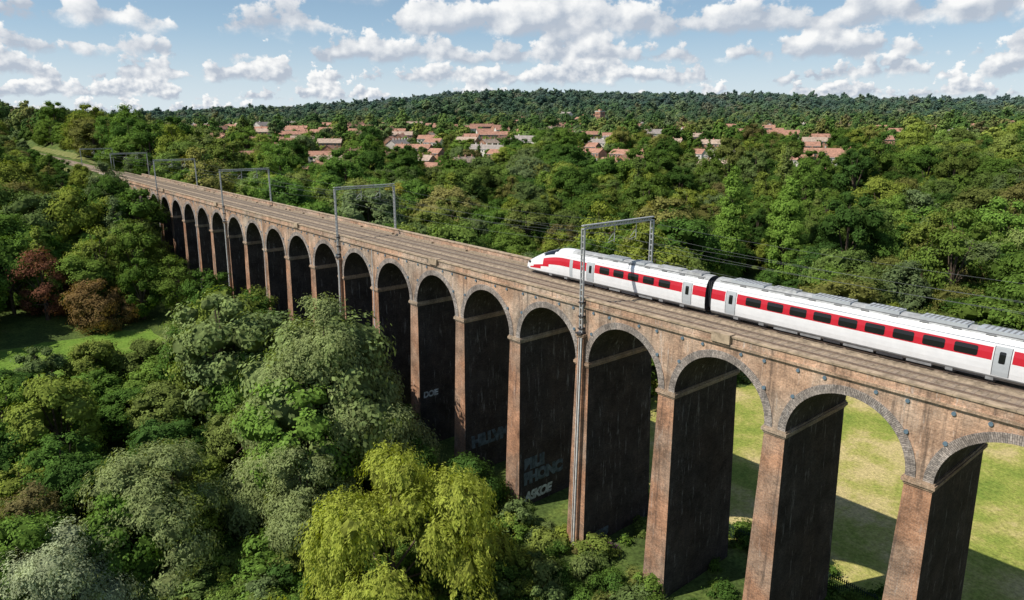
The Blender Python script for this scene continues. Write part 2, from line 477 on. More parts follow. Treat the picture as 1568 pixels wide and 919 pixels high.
# ---------------------------------------------------------------- terrain
ng=360
def axis(c,w):
    u=np.linspace(-1,1,ng); k=5.2
    return c+w*np.sinh(u*k)/np.sinh(k)
gx=axis(70,9000); gy=axis(200,9000)
GX,GY=np.meshgrid(gx,gy); GZ=terrain(GX,GY)
me=bpy.data.meshes.new('ground')
vv=np.stack([GX,GY,GZ],-1).reshape(-1,3)
idx=np.arange(ng*ng).reshape(ng,ng)
ff=np.stack([idx[:-1,:-1],idx[:-1,1:],idx[1:,1:],idx[1:,:-1]],-1).reshape(-1,4)
me.from_pydata(vv.tolist(),[],ff.tolist()); me.polygons.foreach_set('use_smooth',[True]*len(ff))
m,n,b=newmat('woodland_floor')
pos=n.new('ShaderNodeNewGeometry').outputs['Position']
c=n.ramp(n.noise(pos,.15,5,.65),[(.3,(.05,.075,.022)),(.5,(.08,.12,.03)),(.62,(.13,.175,.04)),(.75,(.17,.16,.065))])
k=n.maprange(n.noise(pos,2.5,3,.7),.3,.7,.5,1.45); c=n.mix(1.,c,n.comb(k,k,k),'MULTIPLY')
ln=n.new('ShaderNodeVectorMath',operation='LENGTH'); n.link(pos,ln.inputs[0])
c=n.mix(n.maprange(ln.outputs['Value'],600,2900,0,.85),c,(.10,.155,.185,1))  # aerial haze painted into the ground colour, as on the far leaves
n.link(c,b.inputs['Base Color']); b.inputs['Roughness'].default_value=.95; b.inputs['Specular IOR Level'].default_value=.1
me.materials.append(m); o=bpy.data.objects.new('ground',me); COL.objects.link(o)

def grassmat(name,stops,s=.12):
    m,n,b=newmat(name)
    pos=n.new('ShaderNodeNewGeometry').outputs['Position']
    c=n.ramp(n.noise(pos,s,7,.72),stops)
    k=n.maprange(n.noise(pos,2.2,4,.8),.3,.7,.6,1.4); c=n.mix(1.,c,n.comb(k,k,k),'MULTIPLY')
    n.link(c,b.inputs['Base Color']); b.inputs['Roughness'].default_value=.95; b.inputs['Specular IOR Level'].default_value=.1
    bp=n.new('ShaderNodeBump'); bp.inputs['Strength'].default_value=.8; bp.inputs['Distance'].default_value=.2
    n.link(n.noise(pos,3,3,.7),bp.inputs['Height']); n.link(bp.outputs[0],b.inputs['Normal'])
    return m
from mathutils.geometry import delaunay_2d_cdt
def sheet(name,poly,mat,step=3.0,off=.05,jit=2.0):
    P=np.array(poly,float); r=np.random.RandomState(len(name))
    pts=[]
    for i in range(len(P)):
        a,b=P[i],P[(i+1)%len(P)]; L=np.hypot(*(b-a)); k=max(1,int(L/5))
        for j in range(k): pts.append(a+(b-a)*j/k+r.uniform(-jit,jit,2))
    x0,y0=P.min(0);x1,y1=P.max(0)
    inner=[Vector((x,y)) for x in np.arange(x0,x1,step) for y in np.arange(y0,y1,step)]
    nb=len(pts)
    allp=[Vector(p) for p in pts]+inner
    res=delaunay_2d_cdt(allp,[(i,(i+1)%nb) for i in range(nb)],[list(range(nb))],1,1e-4)
    V=np.array([tuple(v) for v in res[0]]); Z=terrain(V[:,0],V[:,1])+off
    me=bpy.data.meshes.new(name); me.from_pydata(np.c_[V,Z].tolist(),[],[list(f) for f in res[2]])
    me.materials.append(mat); o=bpy.data.objects.new(name,me); COL.objects.link(o); return o
M_meadow=grassmat('meadow_grass',[(.34,(.16,.23,.04)),(.45,(.27,.31,.065)),(.52,(.38,.36,.11)),(.60,(.52,.43,.20))],.07)
M_verge=grassmat('verge_grass',[(.34,(.10,.13,.04)),(.5,(.17,.19,.06)),(.62,(.24,.22,.10))],.2)
M_lawn=grassmat('lawn_grass',[(.3,(.09,.18,.025)),(.55,(.16,.26,.04)),(.7,(.24,.28,.07))],.2)
sheet('meadow',[(66,-70),(125,-70),(140,20),(120,62),(92,70),(64,66)],M_meadow)
sheet('lawn',[(-6,172),(36,166),(34,128),(-8,130)],M_lawn)
sheet('clearing',[(330,250),(350,240),(372,262),(350,280)],M_lawn,6,.3)
sheet('embankment_grass',[(45,284),(48.6,284),(48.6,600),(45,600)],M_verge,3,.35,.3)
sheet('verge_grass',[(62.6,284),(66,284),(66,600),(62.6,600)],M_verge,3,.35,.3)
mb=MB(); y=-30
while y<60:
    mb.box(64.5,64.54,y,y+.08,.9,2.7,0); y+=.2
for z in (1.3,2.4): mb.box(64.55,64.6,-30,60,z,z+.06,0)
y=-30
while y<60: mb.box(64.55,64.65,y,y+.1,.8,2.7,0); y+=2.75
mb.build('palisade_fence',[simple('green_fence_paint',(.02,.045,.03),.6)])

# ---------------------------------------------------------------- vegetation prototypes
import bmesh
def ico():
    bm=bmesh.new(); bmesh.ops.create_icosphere(bm,subdivisions=2,radius=1)
    v=np.array([tuple(x.co) for x in bm.verts]); f=np.array([[q.index for q in t.verts] for t in bm.faces]); bm.free(); return v,f
ICV,ICF=ico()
def unit(a): return a/np.maximum(1e-6,np.linalg.norm(a,axis=1,keepdims=True))
def leafquads(P,N,size,aspect,r,updir=None):
    n=len(P)
    t=r.normal(size=(n,3)) if updir is None else updir+r.normal(size=(n,3))*.3
    t=unit(np.cross(N,np.cross(t,N))+1e-5); b=np.cross(N,t)
    L=(size*r.uniform(.6,1.4,n))[:,None]; W=L*aspect
    return np.stack([P-t*L*.5,P+b*W*.5+t*L*.08,P+t*L*.5,P-b*W*.5+t*L*.08],1).reshape(-1,3)
def prof(shape,t):
    if shape=='round': return np.sqrt(np.clip(1-(1.75*t-.78)**2,0.05,1))
    if shape=='poplar': return np.clip(.55+1.1*t-1.55*t*t,.12,1)
    if shape=='cone': return np.clip(1.0-.92*t,.06,1)
    if shape=='dome': return np.sqrt(np.clip(1-(t*.97)**2,.05,1))
    if shape=='peak': return np.clip(1.03-t**1.7*.88,.08,1)
def gen_tree(name,seed,H,R,mats,shape='round',crown0=.18,nl=22,lr=.36,nt=450,tr_=.75,lpt=14,leaf=.42,aspect=.6,core=.8,weep=0,trunk=.03,squash=.85,link=False,up=.2,grow=0,irr=.18):
    r=np.random.RandomState(seed)
    t=(np.arange(nl)+.5)/nl; t=np.clip(t+r.uniform(-.5,.5,nl)/nl,0.02,.98)
    zc=H*(crown0+(1-crown0)*t*.9)*r.uniform(1-irr*.5,1+irr*.5,nl)
    ph=np.arange(nl)*2.39996+r.uniform(-.5,.5,nl)
    rr=R*prof(shape,t)
    lrad=R*lr*r.uniform(.65,1.4,nl)*np.clip(rr/R+.25,.4,1)
    rho=np.maximum(0,rr-lrad*.75)*r.uniform(1-irr*1.4,1+irr,nl)
    C=np.stack([rho*np.cos(ph),rho*np.sin(ph),np.minimum(zc,H-lrad*squash)],1)
    V=[];F=[];MI=[];off=0
    li=r.choice(nl,nt,p=lrad**2/np.sum(lrad**2))
    d=unit(r.normal(size=(nt,3)))
    cc=np.array([0,0,H*(crown0+.3*(1-crown0))])
    axis_=np.stack([np.zeros(nl),np.zeros(nl),np.minimum(C[:,2]-.1*H,H*.75)],1) if shape in('poplar','cone','peak') else np.tile(cc,(nl,1))
    o=unit(C-axis_)[li]
    fl=(d*o).sum(1)<-.25; d[fl]*=-1
    TP=C[li]+d*lrad[li][:,None]*r.uniform(.86,1.14,(nt,1))*np.array([1,1,squash])
    if not weep:
        N0_=nt*lpt
        ti=np.repeat(np.arange(nt),lpt)
        rt=r.normal(size=(N0_,3))*np.array([1,1,.7])
        P=TP[ti]+rt*tr_*.5
        if grow:
            P+=(unit(d*.7+np.array([0,0,.75]))[ti])*(r.uniform(-.6,1,(N0_,1))*grow)
        Nn=unit(d[ti]*.85+o[ti]*.35+rt*.25+r.normal(size=(N0_,3))*.26+np.array([0,0,up]))
        v=leafquads(P,Nn,leaf,aspect,r,updir=(np.array([0,0,1.])*.8+d[ti]*.4+r.normal(size=(N0_,3))*.3) if grow else None)
    else:
        ns=3; k=lpt
        ti=np.repeat(np.arange(nt),ns*k)
        so=np.repeat(r.normal(size=(nt*ns,3))*tr_*.5,k,axis=0)
        Ls=np.repeat(r.uniform(.3,1.,nt*ns)*weep*(r.uniform(.6,1.3,nt*ns)),k); u=np.tile(np.arange(k)/k,nt*ns)
        out=d[ti]*np.array([1,1,0])*(np.sqrt(u)*.75)[:,None]
        P=TP[ti]+so+out+np.stack([0*u,0*u,.6*np.sin(u*5)*(u<.6)-(u**1.4)*Ls],1)+r.normal(size=(len(u),3))*.1
        Nn=unit(d[ti]*np.array([1,1,.5])+r.normal(size=(len(u),3))*.3+np.array([0,0,.35]))
        v=leafquads(P,Nn,leaf,aspect,r,updir=np.array([0,0,-1.])+d[ti]*.3)
    nq=len(v)//4
    V.append(v); F+= (np.arange(nq*4).reshape(-1,4)).tolist(); MI+=[0]*nq; off=len(v)
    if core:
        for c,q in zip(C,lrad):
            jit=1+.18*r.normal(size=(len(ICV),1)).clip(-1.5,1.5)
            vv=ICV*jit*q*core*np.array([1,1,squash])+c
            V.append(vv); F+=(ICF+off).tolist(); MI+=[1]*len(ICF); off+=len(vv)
    def tube(p,q,a,b,n=7):
        nonlocal off
        p=np.array(p,float);q=np.array(q,float);dd=q-p;dd/=np.linalg.norm(dd)
        x=np.cross(dd,[.3,.9,.1]);x/=np.linalg.norm(x);y=np.cross(dd,x)
        an=np.arange(n)*2*np.pi/n
        ringp=p+a*(np.cos(an)[:,None]*x+np.sin(an)[:,None]*y); ringq=q+b*(np.cos(an)[:,None]*x+np.sin(an)[:,None]*y)
        V.append(np.r_[ringp,ringq])
        for i in range(n): F.append([off+i,off+(i+1)%n,off+n+(i+1)%n,off+n+i]); MI.append(2)
        off+=2*n
    tw=H*trunk; fork=H*(crown0+.12)
    tube((0,0,-.6),(0,0,fork),tw,tw*.65,9)
    tube((0,0,fork),(.2,.1,H*.8),tw*.6,tw*.12)
    for i in range(0,nl,max(1,nl//9)):
        tube((0,0,fork*r.uniform(.8,1.5)),C[i]*np.array([.85,.85,.97]),tw*.35,tw*.08,5)
    me=bpy.data.meshes.new(name); me.from_pydata(np.concatenate(V).tolist(),[],F)
    for m in mats: me.materials.append(m)
    me.polygons.foreach_set('material_index',MI); me.update()
    ob=bpy.data.objects.new(name,me)
    if link: COL.objects.link(ob)
    return ob
G=[(.0,(.062,.125,.032)),(.16,(.088,.168,.035)),(.36,(.13,.225,.043)),(.54,(.175,.265,.052)),(.66,(.155,.21,.095)),(.78,(.265,.32,.055)),(.88,(.145,.205,.055)),(.95,(.24,.245,.07)),(1.,(.20,.175,.075))]
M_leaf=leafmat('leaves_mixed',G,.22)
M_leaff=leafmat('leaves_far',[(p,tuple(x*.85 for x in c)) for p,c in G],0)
M_core=leafmat('inner_foliage',[(p,tuple(x*.5 for x in c)) for p,c in G],.0)  # opaque crown cores: leaf colours darkened to paint the shade inside
M_bark=simple('bark',(.10,.075,.055),.95,.3,3,bump=.5)
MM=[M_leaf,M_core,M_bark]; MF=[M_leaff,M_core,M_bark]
def mono(name,c,v=.12,tr=.3,inner=.5):
    return leafmat(name,[(0,tuple(x*(1-v) for x in c)),(1,tuple(x*(1+v) for x in c))],tr,False), leafmat(name+'_inner',[(0,tuple(x*inner*.95 for x in c)),(1,tuple(x*inner for x in c))],0,False)  # second material: same leaf colour with crown-interior shade painted in
def collection(name,objs):
    c=bpy.data.collections.new(name)
    for o in objs: c.objects.link(o)
    return c
mid=[gen_tree('woodland_proto_a',1,15,6.0,MM,nl=22,nt=560,lpt=11,lr=.34),
     gen_tree('woodland_proto_b',2,14,7.0,MM,nl=26,nt=640,lpt=11,lr=.3),
     gen_tree('woodland_proto_c',3,18,4.9,MM,nl=20,nt=440,lpt=12,crown0=.12),
     gen_tree('woodland_proto_d',4,13,5.6,MM,shape='dome',nl=20,nt=480,lpt=12,crown0=.1),
     gen_tree('woodland_proto_e',5,19,3.6,MM,shape='cone',nl=26,nt=420,lpt=11,lr=.4,crown0=.1),
     gen_tree('woodland_proto_f',6,17,5.4,MM,nl=16,nt=340,lpt=12,lr=.3,core=.6,grow=.5,irr=.3)]
farp=[gen_tree('far_proto_a',11,15,7,MF,nl=10,nt=170,lpt=4,leaf=1.35,tr_=1.0,lr=.45,aspect=.75),
      gen_tree('far_proto_b',12,13,7.5,MF,shape='dome',nl=12,nt=180,lpt=4,leaf=1.35,tr_=1.0,crown0=.05,lr=.4,aspect=.75),
      gen_tree('far_proto_c',13,19,5.5,MF,nl=10,nt=150,lpt=4,leaf=1.3,tr_=1.0,crown0=.08,lr=.45,aspect=.75)]
shr=[gen_tree('shrub_proto_a',21,2.6,1.9,MM,shape='dome',crown0=.02,nl=9,nt=120,lpt=10,leaf=.26,tr_=.45,trunk=.015,irr=.4),
     gen_tree('shrub_proto_b',22,1.6,2.0,MM,shape='dome',crown0=.0,nl=9,nt=120,lpt=10,leaf=.22,tr_=.4,trunk=.015,irr=.4),
     gen_tree('shrub_proto_c',23,1.9,1.3,MM,shape='dome',crown0=.0,nl=8,nt=100,lpt=9,leaf=.28,tr_=.45,trunk=.015,grow=.4,aspect=.35,irr=.4)]
CM=collection('woodland_kinds',mid); CF=collection('far_kinds',farp); CS=collection('shrub_kinds',shr)

def scatter(name,pts,rz,scl,pi,coll):
    me=bpy.data.meshes.new(name); me.from_pydata(np.asarray(pts).tolist(),[],[])
    a=me.attributes.new('sc','FLOAT_VECTOR','POINT'); a.data.foreach_set('vector',np.asarray(scl,np.float32).ravel())
    a=me.attributes.new('rz','FLOAT','POINT'); a.data.foreach_set('value',np.asarray(rz,np.float32))
    a=me.attributes.new('pk','INT','POINT'); a.data.foreach_set('value',np.asarray(pi,np.int32))
    ob=bpy.data.objects.new(name,me); COL.objects.link(ob)
    ng_=bpy.data.node_groups.new(name+'_gn','GeometryNodeTree')
    ng_.interface.new_socket('Geometry',in_out='INPUT',socket_type='NodeSocketGeometry')
    ng_.interface.new_socket('Geometry',in_out='OUTPUT',socket_type='NodeSocketGeometry')
    N=ng_.nodes; L=ng_.links
    gi=N.new('NodeGroupInput');go=N.new('NodeGroupOutput')
    ip=N.new('GeometryNodeInstanceOnPoints'); ci=N.new('GeometryNodeCollectionInfo')
    ci.inputs['Collection'].default_value=coll; ci.inputs['Separate Children'].default_value=True; ci.inputs['Reset Children'].default_value=True
    def na(nm,t):
        x=N.new('GeometryNodeInputNamedAttribute'); x.data_type=t; x.inputs[0].default_value=nm
        return [o for o in x.outputs if o.enabled and o.name=='Attribute'][0]
    cx=N.new('ShaderNodeCombineXYZ')
    L.new(na('rz','FLOAT'),cx.inputs[2])
    L.new(gi.outputs[0],ip.inputs['Points']); L.new(ci.outputs[0],ip.inputs['Instance'])
    ip.inputs['Pick Instance'].default_value=True
    L.new(na('pk','INT'),ip.inputs['Instance Index']); L.new(cx.outputs[0],ip.inputs['Rotation']); L.new(na('sc','FLOAT_VECTOR'),ip.inputs['Scale'])
    L.new(ip.outputs[0],go.inputs[0])
    md=ob.modifiers.new('scatter','NODES'); md.node_group=ng_
    return ob

# ---------------------------------------------------------------- houses
M_hb=brickmat('house_brick',(.46,.26,.18),(.38,.20,.14),(.38,.33,.28),.1,.1)
M_hr=simple('house_render',(.70,.65,.58),.9,.15,1)
M_tile=simple('roof_tile',(.38,.205,.145),.9,.35,.6)
M_tile2=simple('roof_tile_grey',(.30,.265,.24),.9,.25,.6)
M_tile3=simple('roof_tile_pale',(.42,.32,.25),.9,.3,.6)
M_win=simple('window_glass',(.03,.035,.04),.15,.1,1)
M_frame=simple('window_frame',(.7,.7,.68),.5,.1,1)
def house_mesh(name,units,uw,dp,hw,wall,roof,seed):
    r=random.Random(seed); mb=MB(); L=units*uw; h=hw; rg=h+dp*.36
    mb.box(-L/2,L/2,-dp/2,dp/2,-3,h,0)
    for sg in (-1,1):
        a=[(-L/2-.3,sg*(dp/2+.4),h-.15),(L/2+.3,sg*(dp/2+.4),h-.15),(L/2+.3,0,rg),(-L/2-.3,0,rg)]
        mb.quad(a,1); b=[(x,y,z-.18) for x,y,z in a]; mb.quad(b[::-1],1)
        mb.quad([a[0],a[1],b[1],b[0]],2)
    for e in (-1,1): mb.quad([(e*L/2,-dp/2,h),(e*L/2,dp/2,h),(e*L/2,0,rg-.19)],0)
    for u in range(units):
        cx=-L/2+uw*(u+.5)
        for sg in (-1,1):
            y=sg*(dp/2+.03)
            for fz in (1.0,3.5):
                for wx in (-uw*.24,uw*.24):
                    if fz<2 and wx>0 and sg<0:
                        mb.box(cx+wx-.5,cx+wx+.5,y-.03,y+.03,0,2.1,2); continue
                    mb.box(cx+wx-.75,cx+wx+.75,y-.03,y+.03,fz,fz+1.25,2)
                    mb.box(cx+wx-.65,cx+wx-.04,y-.05,y+.05,fz+.1,fz+1.15,3); mb.box(cx+wx+.04,cx+wx+.65,y-.05,y+.05,fz+.1,fz+1.15,3)
        if r.random()<.7: mb.box(cx+uw*.35-.4,cx+uw*.35+.4,-.4,.4,rg-.8,rg+1.1,0)
    me=mb.build(name,[wall,roof,M_frame,M_win]); m=me.data; bpy.data.objects.remove(me); return m
HM=[house_mesh('terrace_mesh',5,6,8.5,5.6,M_hb,M_tile,1),house_mesh('semi_mesh',2,7.5,9,5.8,M_hr,M_tile,2),
    house_mesh('terrace_long_mesh',6,6,8.8,5.6,M_hr,M_tile2,3),house_mesh('pair_mesh',3,6.5,9,5.8,M_hb,M_tile3,4),house_mesh('flats_mesh',4,7,11,8,M_hr,M_tile2,5),house_mesh('cottage_mesh',1,11,9,5.4,M_hb,M_tile,6)]
houses=[]
clusters=[(9.5,18.5,430,1150,48),(19.0,28.2,400,1050,62),(28.3,34,420,900,22),(34.0,39.5,410,850,20),(39.5,47,500,1300,30),(47.5,54.5,450,1250,36),(55,65,430,1200,54),(64,77,560,1350,30),(4,9,600,1000,8)]
hr=random.Random(12)
for a0,a1,r0,r1,cnt in clusters:
    tries=0;k=0
    while k<cnt and tries<1500:
        tries+=1
        a=math.radians(hr.uniform(a0,a1)); rr=r0+(r1-r0)*hr.random()**1.15
        if math.sin(rr*.03+a*23)+math.sin(a*47+rr*.012)<-.35: continue
        x,y=rr*math.sin(a),rr*math.cos(a)
        if abs(x-55.6)<45: continue
        if any((x-h[0])**2+(y-h[1])**2<30**2 for h in houses): continue
        oc=.9*math.sin(x*.011+1)+.5*math.sin(y*.013)
        houses.append((x,y,-a+oc*.6+hr.choice([0,0,0,1.57])+hr.uniform(-.08,.08))); k+=1
names=['terraced_house','semi_detached_house','terraced_house','brick_house','apartment_building','cottage']
for x,y,rz in houses:
    i=hr.choice([0,0,0,0,1,1,1,2,3,3,4,5,5])
    o=bpy.data.objects.new(names[i],HM[i]); COL.objects.link(o)
    o.location=(x,y,float(terrain(x,y))+1.4); o.rotation_euler=(0,0,rz)
mb=MB(); mb.box(-4,4,-4,4,-3,26,0)
for z in (3,7,11,15,19,22.5):
    for e in (-4.06,4.0):
        for xx in (-2.2,0,2.2): mb.box(xx-.5,xx+.5,e,e+.06,z,z+1.6,1); mb.box(e,e+.06,xx-.5,xx+.5,z,z+1.6,1)
mb.box(-4.3,4.3,-4.3,4.3,26,26.8,2); mb.box(-1.5,1.5,-1.5,1.5,26.8,28.5,0)
tw=mb.build('brick_tower_block',[M_hb,M_win,M_hr]); tw.location=(830*math.sin(math.radians(46.9)),830*math.cos(math.radians(46.9)),float(terrain(606,567))-1)

# ---------------------------------------------------------------- forest scatter
R_=np.random.RandomState(5)
HX=np.array([h[:2] for h in houses])
POP=((172,110),(184,100))
COP=((17,181),(25,171))
def zone_ok(X,Y):
    ok=np.ones(len(X),bool)
    ok&=~((np.abs(X-55.65)<11.5)&(Y<VEND+25))
    ok&=~((np.abs(X-55.65)<12.5)&(Y>=VEND+25)&(Y<880))
    ok&=~((X>60)&(X<np.interp(Y,[-70,20,62,72],[126,138,122,90]))&(Y<70))
    ok&=~((X>-6)&(X<36)&(Y>134)&(Y<171))
    for px,py in POP: ok&=np.hypot(X-px,Y-py)>9.5
    for px,py in COP: ok&=np.hypot(X-px,Y-py)>7.5
    F=X*.6422+Y*.7665
    ok&=F>52
    ok&=~((X<50)&(Y<72)&(X>-2))
    return ok
def grid(r0,r1,step,a0=-14,a1=93):
    e=r1
    xs=np.arange(-e,e,step); X,Y=np.meshgrid(xs,xs); X=X.ravel()+R_.uniform(-.42,.42,X.size)*step; Y=Y.ravel()+R_.uniform(-.42,.42,Y.size)*step
    r=np.hypot(X,Y); az=np.degrees(np.arctan2(X,Y)); k=(r>=r0)&(r<r1)&(az>a0)&(az<a1); return X[k],Y[k]
def town(X,Y):
    d=np.full(len(X),1e9)
    for i in range(0,len(X),4000):
        dd=np.hypot(X[i:i+4000,None]-HX[:,0],Y[i:i+4000,None]-HX[:,1]); d[i:i+4000]=dd.min(1)
    return d
def fronts(X,Y,dep,wid):
    r=np.hypot(X,Y); az=np.arctan2(X,Y); hr_=np.hypot(HX[:,0],HX[:,1]); ha=np.arctan2(HX[:,0],HX[:,1])
    front=np.zeros(len(X),bool)
    for q,a in zip(hr_,ha): front|=(r<q)&(r>q-dep)&(np.abs(az-a)*q<wid)
    return front
X,Y=grid(50,620,8.4); k=zone_ok(X,Y); X,Y=X[k],Y[k]
d=town(X,Y); front=fronts(X,Y,50,14)
keep=(d>10)&~(front&(R_.rand(len(X))<.6)); X,Y,d,front=X[keep],Y[keep],d[keep],front[keep]
n_=len(X); r=np.hypot(X,Y); azd=np.degrees(np.arctan2(X,Y))
S=R_.choice([.62,.86,1.05,1.45],n_,p=[.25,.3,.3,.15])*R_.uniform(.9,1.1,n_)
F=X*.6422+Y*.7665
near=(F<122)&(X<28); S[near]=R_.uniform(.55,.86,near.sum())
tall=(X<45)&(X>8)&(Y>185)&(Y<235); S[tall]=R_.uniform(.95,1.3,tall.sum())
low=(X>22)&(X<45)&(Y>=235)&(Y<520); S[low]=R_.uniform(.35,.6,low.sum())
gap=(azd>54.5)&(azd<64.5)&(r<198)&(X>62); S[gap]=R_.uniform(.4,.6,gap.sum())
behind=(azd>54.5)&(azd<64.5)&(r>212)&(r<300); S[behind]=np.minimum(S[behind],.9)
S[front]*=.5; S[(d<24)&~front]*=.75
pk=R_.choice(6,n_,p=[.24,.24,.2,.15,.06,.11])
scl=np.stack([S*R_.uniform(.9,1.2,n_),S*R_.uniform(.9,1.2,n_),S*R_.uniform(.8,1.15,n_)],1)
scatter('woodland_trees',np.c_[X,Y,terrain(X,Y)-.2],R_.uniform(0,6.28,n_),scl,pk,CM)
X,Y=grid(620,1400,12.5); k=zone_ok(X,Y); X,Y=X[k],Y[k]; d=town(X,Y); front=fronts(X,Y,46,14)
k=(d>11)&~(front&(R_.rand(len(X))<.6)); X,Y,d,front=X[k],Y[k],d[k],front[k]
X2,Y2=grid(1400,3300,21); S1=R_.uniform(.55,1.3,len(X)); S1[front]*=.5
S2=R_.uniform(.9,2.1,len(X2))
X=np.r_[X,X2];Y=np.r_[Y,Y2];S=np.r_[S1,S2]; n_=len(X)
sc2=np.stack([S,S,S*R_.uniform(.75,1.2,n_)],1); sc2[len(S1):,2]*=.8
scatter('distant_woodland',np.c_[X,Y,terrain(X,Y)-.5],R_.uniform(0,6.28,n_),sc2,R_.choice(3,n_),CF)
X,Y=grid(40,330,2.0,-15,93)
k=((X>14)&(X<50.2)&(Y<75)&(Y>0)&(R_.rand(len(X))<.9))|((np.abs(X-55.6)<11.5)&((X<49.6)|(X>61.7))&(Y>60)&(Y<VEND)&(R_.rand(len(X))<.5))|((X>61.8)&(X<66.5)&(Y<66)&(R_.rand(len(X))<.5))|((X<30)&(Y<75)&(X>-10)&(R_.rand(len(X))<.5))
k|=(np.abs(X-55.6)<5.5)&(Y<75)&(R_.rand(len(X))<.12)
rim=(X>66)&(np.abs(X-np.interp(Y,[-70,20,62,72],[126,138,122,90]))<3.5)&(Y<70); k|=rim
X,Y=X[k],Y[k]; n_=len(X); S=R_.uniform(.45,1.35,n_)
scatter('undergrowth_shrubs',np.c_[X,Y,terrain(X,Y)-.1],R_.uniform(0,6.28,n_),np.stack([S,S,S*R_.uniform(.6,1.1,n_)],1),R_.choice(3,n_),CS)

# ---------------------------------------------------------------- individual trees
def plant(name,x,y,ob_args,rot=0):
    o=gen_tree(name,link=True,**ob_args); o.location=(x,y,float(terrain(x,y))-.2); o.rotation_euler=(0,0,rot); return o
wl,wc=mono('willow_leaves',(.275,.33,.14),.05,.3,.5)
wl2,wc2=mono('pale_willow_leaves',(.36,.41,.25),.05,.25,.55)
yl,yc=mono('weeping_willow_leaves',(.38,.43,.08),.05,.35,.45)
dl,dc=mono('dark_leaves',(.08,.155,.035),.1)
pl,pc=mono('poplar_leaves',(.21,.34,.065),.1)
rl,rc=mono('copper_leaves',(.24,.11,.07),.1)
rl2,rc2=mono('bronze_leaves',(.24,.16,.07),.1)
ol,oc=mono('bright_leaves',(.18,.29,.05),.1)
gl,gc=mono('golden_leaves',(.34,.31,.06),.1)
fl_,fc_=mono('buddleia_flower',(.26,.10,.26),.1)
plant('white_willow_tree',34.3,76.5,dict(seed=31,H=26,R=11.6,mats=[wl,wc,M_bark],shape='peak',nl=58,lr=.23,nt=6800,tr_=.7,lpt=13,leaf=.38,aspect=.40,crown0=.04,squash=1.1,up=.35,grow=.5,irr=.26,core=.72))
plant('white_willow_tree',13,75,dict(seed=32,H=13.5,R=8.2,mats=[wl,wc,M_bark],shape='dome',nl=32,lr=.27,nt=2600,tr_=.6,lpt=13,leaf=.33,aspect=.4,crown0=.03,up=.3,grow=.4,irr=.38,core=.7))
plant('white_willow_tree',27,67,dict(seed=33,H=13.5,R=5,mats=[wl,wc,M_bark],shape='dome',nl=22,lr=.32,nt=1400,tr_=.6,lpt=13,leaf=.32,aspect=.4,crown0=.03,up=.3,grow=.4,irr=.35,core=.7))
plant('silver_willow_tree',4,70,dict(seed=34,H=10,R=6.2,mats=[wl2,wc2,M_bark],shape='dome',nl=28,lr=.27,nt=2000,tr_=.6,lpt=14,leaf=.29,aspect=.36,crown0=.02,up=.3,grow=.4,irr=.38,core=.7))
plant('weeping_willow_tree',29,52.5,dict(seed=35,H=14.5,R=10,mats=[yl,yc,M_bark],shape='dome',nl=30,lr=.23,nt=1900,tr_=.55,lpt=11,leaf=.38,aspect=.34,crown0=.08,weep=1.9,core=.72,irr=.48))
plant('willow_tree',32,123,dict(seed=36,H=14.5,R=6.5,mats=[wl,wc,M_bark],nl=30,lr=.28,nt=1200,tr_=.8,lpt=13,leaf=.42,aspect=.38,crown0=.06,up=.3,grow=.5))
plant('hawthorn_tree',44,61,dict(seed=37,H=8,R=4.2,mats=[dl,dc,M_bark],shape='dome',nl=20,lr=.32,nt=800,tr_=.6,lpt=14,leaf=.28,crown0=.03,irr=.35))
plant('hawthorn_tree',40,67,dict(seed=38,H=9.5,R=4.6,mats=[dl,dc,M_bark],shape='dome',nl=22,lr=.32,nt=900,tr_=.6,lpt=14,leaf=.28,crown0=.03,irr=.35))
plant('poplar_tree',*POP[0],dict(seed=39,H=35,R=5.6,mats=[pl,pc,M_bark],shape='poplar',nl=50,lr=.34,nt=1500,tr_=.8,lpt=12,leaf=.5,crown0=.04,trunk=.02,grow=.8))
plant('poplar_tree',*POP[1],dict(seed=40,H=33,R=6.6,mats=[pl,pc,M_bark],shape='poplar',nl=50,lr=.34,nt=1600,tr_=.8,lpt=12,leaf=.5,crown0=.04,trunk=.02,grow=.8))
plant('copper_beech_tree',*COP[0],dict(seed=41,H=17,R=5.2,mats=[rl,rc,M_bark],nl=22,lr=.3,nt=620,tr_=.9,lpt=10,leaf=.4,crown0=.1,core=.5,irr=.3))
plant('copper_beech_tree',*COP[1],dict(seed=42,H=11,R=7,mats=[rl2,rc2,M_bark],shape='dome',nl=24,lr=.28,nt=800,tr_=.9,lpt=12,leaf=.38,crown0=.05,core=.6,irr=.35))
plant('lime_tree',40,96,dict(seed=43,H=14,R=5.5,mats=[ol,oc,M_bark],nl=24,lr=.32,nt=700,tr_=.8,lpt=13,leaf=.38,crown0=.06))
plant('golden_ash_tree',132,222,dict(seed=44,H=19,R=7.5,mats=[gl,gc,M_bark],nl=24,lr=.32,nt=700,tr_=.9,lpt=12,leaf=.5,crown0=.1))
plant('golden_ash_tree',176,142,dict(seed=45,H=20,R=5,mats=[gl,gc,M_bark],nl=22,lr=.32,nt=600,tr_=.9,lpt=12,leaf=.5,crown0=.1))
for i,(x,y) in enumerate(((52.2,45.0),(54.6,45.2))):
    plant('buddleia_bush',x,y,dict(seed=60+i,H=1.4,R=.9,mats=[fl_ if i==0 else ol,dc,M_bark],shape='dome',nl=8,lr=.35,nt=50,tr_=.35,lpt=8,leaf=.18,crown0=.02,trunk=.01))

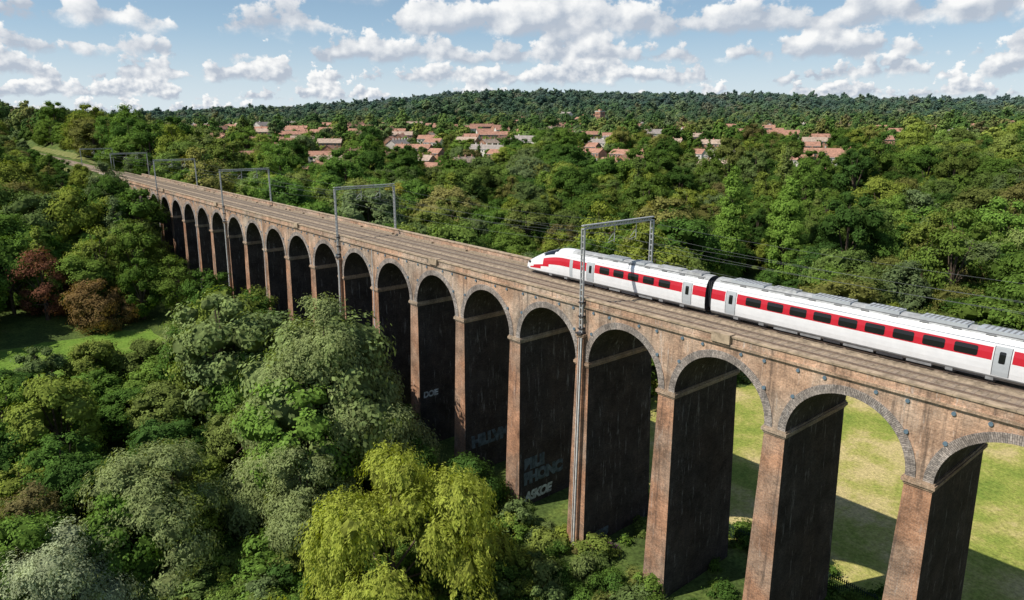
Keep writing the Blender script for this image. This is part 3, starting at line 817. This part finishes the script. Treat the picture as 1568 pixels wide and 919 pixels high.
# ---------------------------------------------------------------- light
az=math.radians(-69); el=math.radians(50)
sv=Vector((math.sin(az)*math.cos(el),math.cos(az)*math.cos(el),math.sin(el)))
sl=bpy.data.lights.new('sun','SUN'); sl.energy=5.0; sl.angle=math.radians(.5); sl.color=(1,.94,.84)
so=bpy.data.objects.new('sun',sl); COL.objects.link(so); so.rotation_euler=sv.to_track_quat('Z','Y').to_euler()
w=bpy.data.worlds.new('World'); sc.world=w; w.use_nodes=True; n=NT(w.node_tree)
w.cycles.sampling_method='NONE'
bg=w.node_tree.nodes['Background']
sky=n.new('ShaderNodeTexSky',sky_type='NISHITA'); sky.sun_disc=False; sky.sun_elevation=el; sky.sun_rotation=az; sky.air_density=1.0; sky.dust_density=.6; sky.ozone_density=1.5
bg.inputs['Strength'].default_value=.1
dirv=n.new('ShaderNodeTexCoord').outputs['Generated']
sx=n.new('ShaderNodeSeparateXYZ'); n.link(dirv,sx.inputs[0])
AZ=n.m('ARCTAN2',sx.outputs[0],sx.outputs[1]); EL=n.m('ARCSINE',sx.outputs[2])
col=n.mix(n.maprange(EL,-.02,.26,.9,0,True),sky.outputs[0],n.mix(n.maprange(EL,0,.16,0,1,True),(7.2,8.3,9.1,1),(3.2,5.5,8.1,1)))
layers=[(.012,.020,44,.39,3.1),(.028,.032,26,.38,11.7),(.050,.044,17,.375,23.3),(.076,.056,11.8,.38,31.9),(.108,.075,8.4,.365,44.6),(.156,.11,6.2,.36,59.9)]
for b,t,kk,cov,seed in layers:
    u=n.m('MULTIPLY',AZ,kk); e=n.m('SUBTRACT',EL,b); V=n.m('DIVIDE',e,t); vv=n.m('MULTIPLY',e,kk*1.15)
    n0=n.noise(n.comb(n.m('MULTIPLY',u,.5),n.m('MULTIPLY',vv,.15),seed),1,1,.5)
    P=n.comb(u,vv,seed)
    n1=n.noise(P,2.2,5,.57)
    Ps=n.comb(n.m('ADD',u,-.10),n.m('ADD',vv,.12),seed); n1s=n.noise(Ps,2.2,2,.5)
    dens=n.m('ADD',n.m('SUBTRACT',n.m('MULTIPLY',n.m('SUBTRACT',n0,cov),4.2),n.m('MULTIPLY',V,1.0)),n.m('MULTIPLY',n.m('SUBTRACT',n1,.5),2.3))
    a=n.maprange(dens,0,.18,0,1,True)
    base=n.maprange(n.m('ADD',V,n.m('MULTIPLY',n.m('SUBTRACT',n1,.5),.8)),-.02,.18,0,1,True)
    a=n.m('MULTIPLY',a,base)
    lit=n.m('ADD',n.m('ADD',.08,n.m('MULTIPLY',V,.95)),n.m('MULTIPLY',n.m('SUBTRACT',n1,n1s),3.4),clamp=True)
    cc=n.mix(lit,(4.7,5.3,6.2,1),(9.9,9.9,9.8,1))
    col=n.mix(n.m('MULTIPLY',a,.96),col,cc)
n.link(col,bg.inputs['Color'])

# ---------------------------------------------------------------- camera
cd=bpy.data.cameras.new('camera'); cd.sensor_width=36; cd.lens=1070/1568*36; cd.clip_end=20000; cd.clip_start=.5
co=bpy.data.objects.new('camera',cd); COL.objects.link(co); co.location=(0,0,CAMZ)
co.rotation_euler=(math.radians(90-14.26),0,math.radians(-39.96)); sc.camera=co
print('script time',time.time()-T0)
